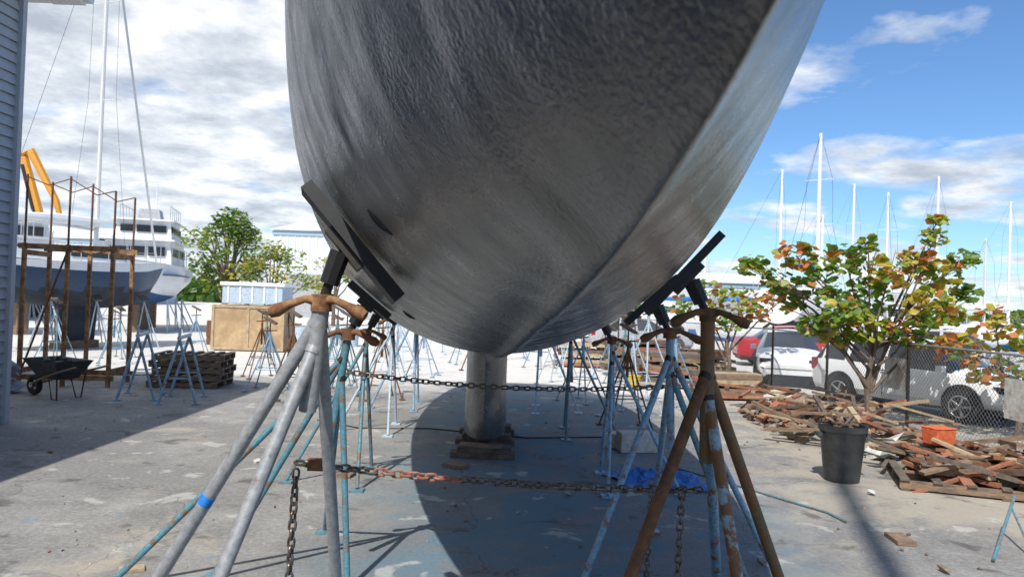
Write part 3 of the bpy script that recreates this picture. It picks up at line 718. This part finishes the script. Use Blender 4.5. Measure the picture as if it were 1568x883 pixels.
cl=[((8.4+dx,12.3+dy,z),r) for dx,dy,z,r in ((-.9,.2,1.45,.4),(-.4,0,1.9,.4),(.2,.2,1.55,.5),(.7,0,1.95,.4),(1.1,.2,1.4,.5),(-.5,0,1.1,.35),(.1,-.1,.95,.35))]
tree("sea_grape_tree",(8.4,12.3,0),(8.4,12.3,1.0),cl,.16,230,[ly,lo,lg,lyy,lyy],.06)
random.seed(5)
def blob(cx,cy,z0,z1,w,n,r0,r1):
    L=[]
    for i in range(n):
        t=R(); z=z0+(z1-z0)*t; ww=w*math.sqrt(max(.1,1-(2*t-.9)**2)); L.append(((cx+U(-ww,ww),cy+U(-ww,ww)*.7,z),U(r0,r1)))
    return L
tree("shade_tree",(-17.4,45,0),(-17.3,45,3),blob(-17.3,45,2.4,6.6,2.0,26,.6,1.0),.32,130,[lg,lg,ld,ly],.22,4)
tree("shade_tree",(-13.6,42,0),(-13.6,42,2),blob(-13.6,42,1.8,4.4,1.9,18,.5,.8),.28,100,[ly,ly,lg,lyy],.14,4)
tree("shade_tree",(-11.2,47,0),(-11.2,47,2),blob(-11.2,47,1.8,4.2,1.4,12,.5,.8),.28,110,[ly,lg,lyy],.14,4)
o=B("distant_trees")
for i in range(9000):
    x=U(-150,150); y=U(118,132); h=3.2+2.6*mnoise.noise(Vector((x*.06,0,0)))+1.3*mnoise.noise(Vector((x*.3,4,0)))
    if 20<x<150: h*=.75
    z=U(0,max(h,.8)); s=U(.8,1.7); a=U(0,3.1)
    q=Matrix.Rotation(a,3,'Z')@Matrix.Rotation(U(-.9,.9),3,'X')
    o.add([Vector((x,y,z))+q@Vector(p) for p in ((-s/2,0,-s/2),(s/2,0,-s*.3),(s*.4,0,s/2),(-s*.3,0,s*.4))],[(0,1,2,3)],random.choice([lg,ld,ld]))
o.make(0)
# ------------------------------------------------------------------ sky, sun, camera
sv=Vector((-.24,-.77,1)).normalized(); el=math.asin(sv.z); rot=math.atan2(sv.x,sv.y)
w=bpy.data.worlds.new("World"); scene.world=w; w.use_nodes=True; nt=w.node_tree
bg=nt.nodes["Background"]; bg.inputs[1].default_value=.12
sky=nt.nodes.new("ShaderNodeTexSky"); sky.sky_type='NISHITA'; sky.sun_disc=False; sky.sun_elevation=el; sky.sun_rotation=rot
sky.air_density=1.0; sky.dust_density=.2; sky.ozone_density=3.0
tc=nt.nodes.new("ShaderNodeTexCoord"); sp=nt.nodes.new("ShaderNodeSeparateXYZ"); nt.links.new(tc.outputs["Generated"],sp.inputs[0])
zc=mth(nt,'ADD',mth(nt,'MAXIMUM',sp.outputs[2],0),.16)
cv=nt.nodes.new("ShaderNodeCombineXYZ"); nt.links.new(mth(nt,'DIVIDE',sp.outputs[0],zc),cv.inputs[0]); nt.links.new(mth(nt,'DIVIDE',sp.outputs[1],zc),cv.inputs[1]); cv.inputs[2].default_value=3.3
n1=noise(nt,cv.outputs[0],1.6,6,.55,.15)
cov=mth(nt,'ADD',n1,mth(nt,'MULTIPLY',sp.outputs[0],-.21))
hz=nt.nodes.new("ShaderNodeMapRange"); nt.links.new(sp.outputs[2],hz.inputs[0]); hz.inputs[1].default_value=.25; hz.inputs[2].default_value=0; hz.inputs[3].default_value=0; hz.inputs[4].default_value=.10
cov=mth(nt,'ADD',cov,hz.outputs[0])
mask=ramp(nt,cov,[(.43,0),(.55,1)])
n2=noise(nt,cv.outputs[0],3.6,5,.6)
cc=ramp(nt,n2,[(.34,(4.4,4.8,5.5)),(.48,(6.6,7.0,7.5)),(.60,(9.2,9.3,9.4))])
skc=mix(nt,1.0,sky.outputs[0],(.80,1.04,1.28),'MULTIPLY')
col=mix(nt,mth(nt,'MULTIPLY',mask,.93),skc,cc)
nt.links.new(col,bg.inputs[0])
sl=bpy.data.lights.new("sun",'SUN'); sl.energy=5.0; sl.angle=math.radians(.5); sl.color=(1,.96,.9)
so=bpy.data.objects.new("sun",sl); scene.collection.objects.link(so); so.rotation_euler=(-sv).to_track_quat('-Z','Y').to_euler()
cam=bpy.data.cameras.new("camera"); co=bpy.data.objects.new("camera",cam); scene.collection.objects.link(co)
cam.sensor_width=36; cam.lens=26.17; cam.clip_start=.05; cam.clip_end=2000
co.matrix_world=Matrix.Translation((0,0,2.0))@Matrix.Rotation(math.radians(90.93),4,'X')@Matrix.Rotation(math.radians(2.0),4,'Z')
cam.dof.use_dof=True; cam.dof.focus_distance=5.0; cam.dof.aperture_fstop=4.5
scene.camera=co
scene.view_settings.view_transform='Standard'; scene.view_settings.look='None'; scene.view_settings.exposure=0
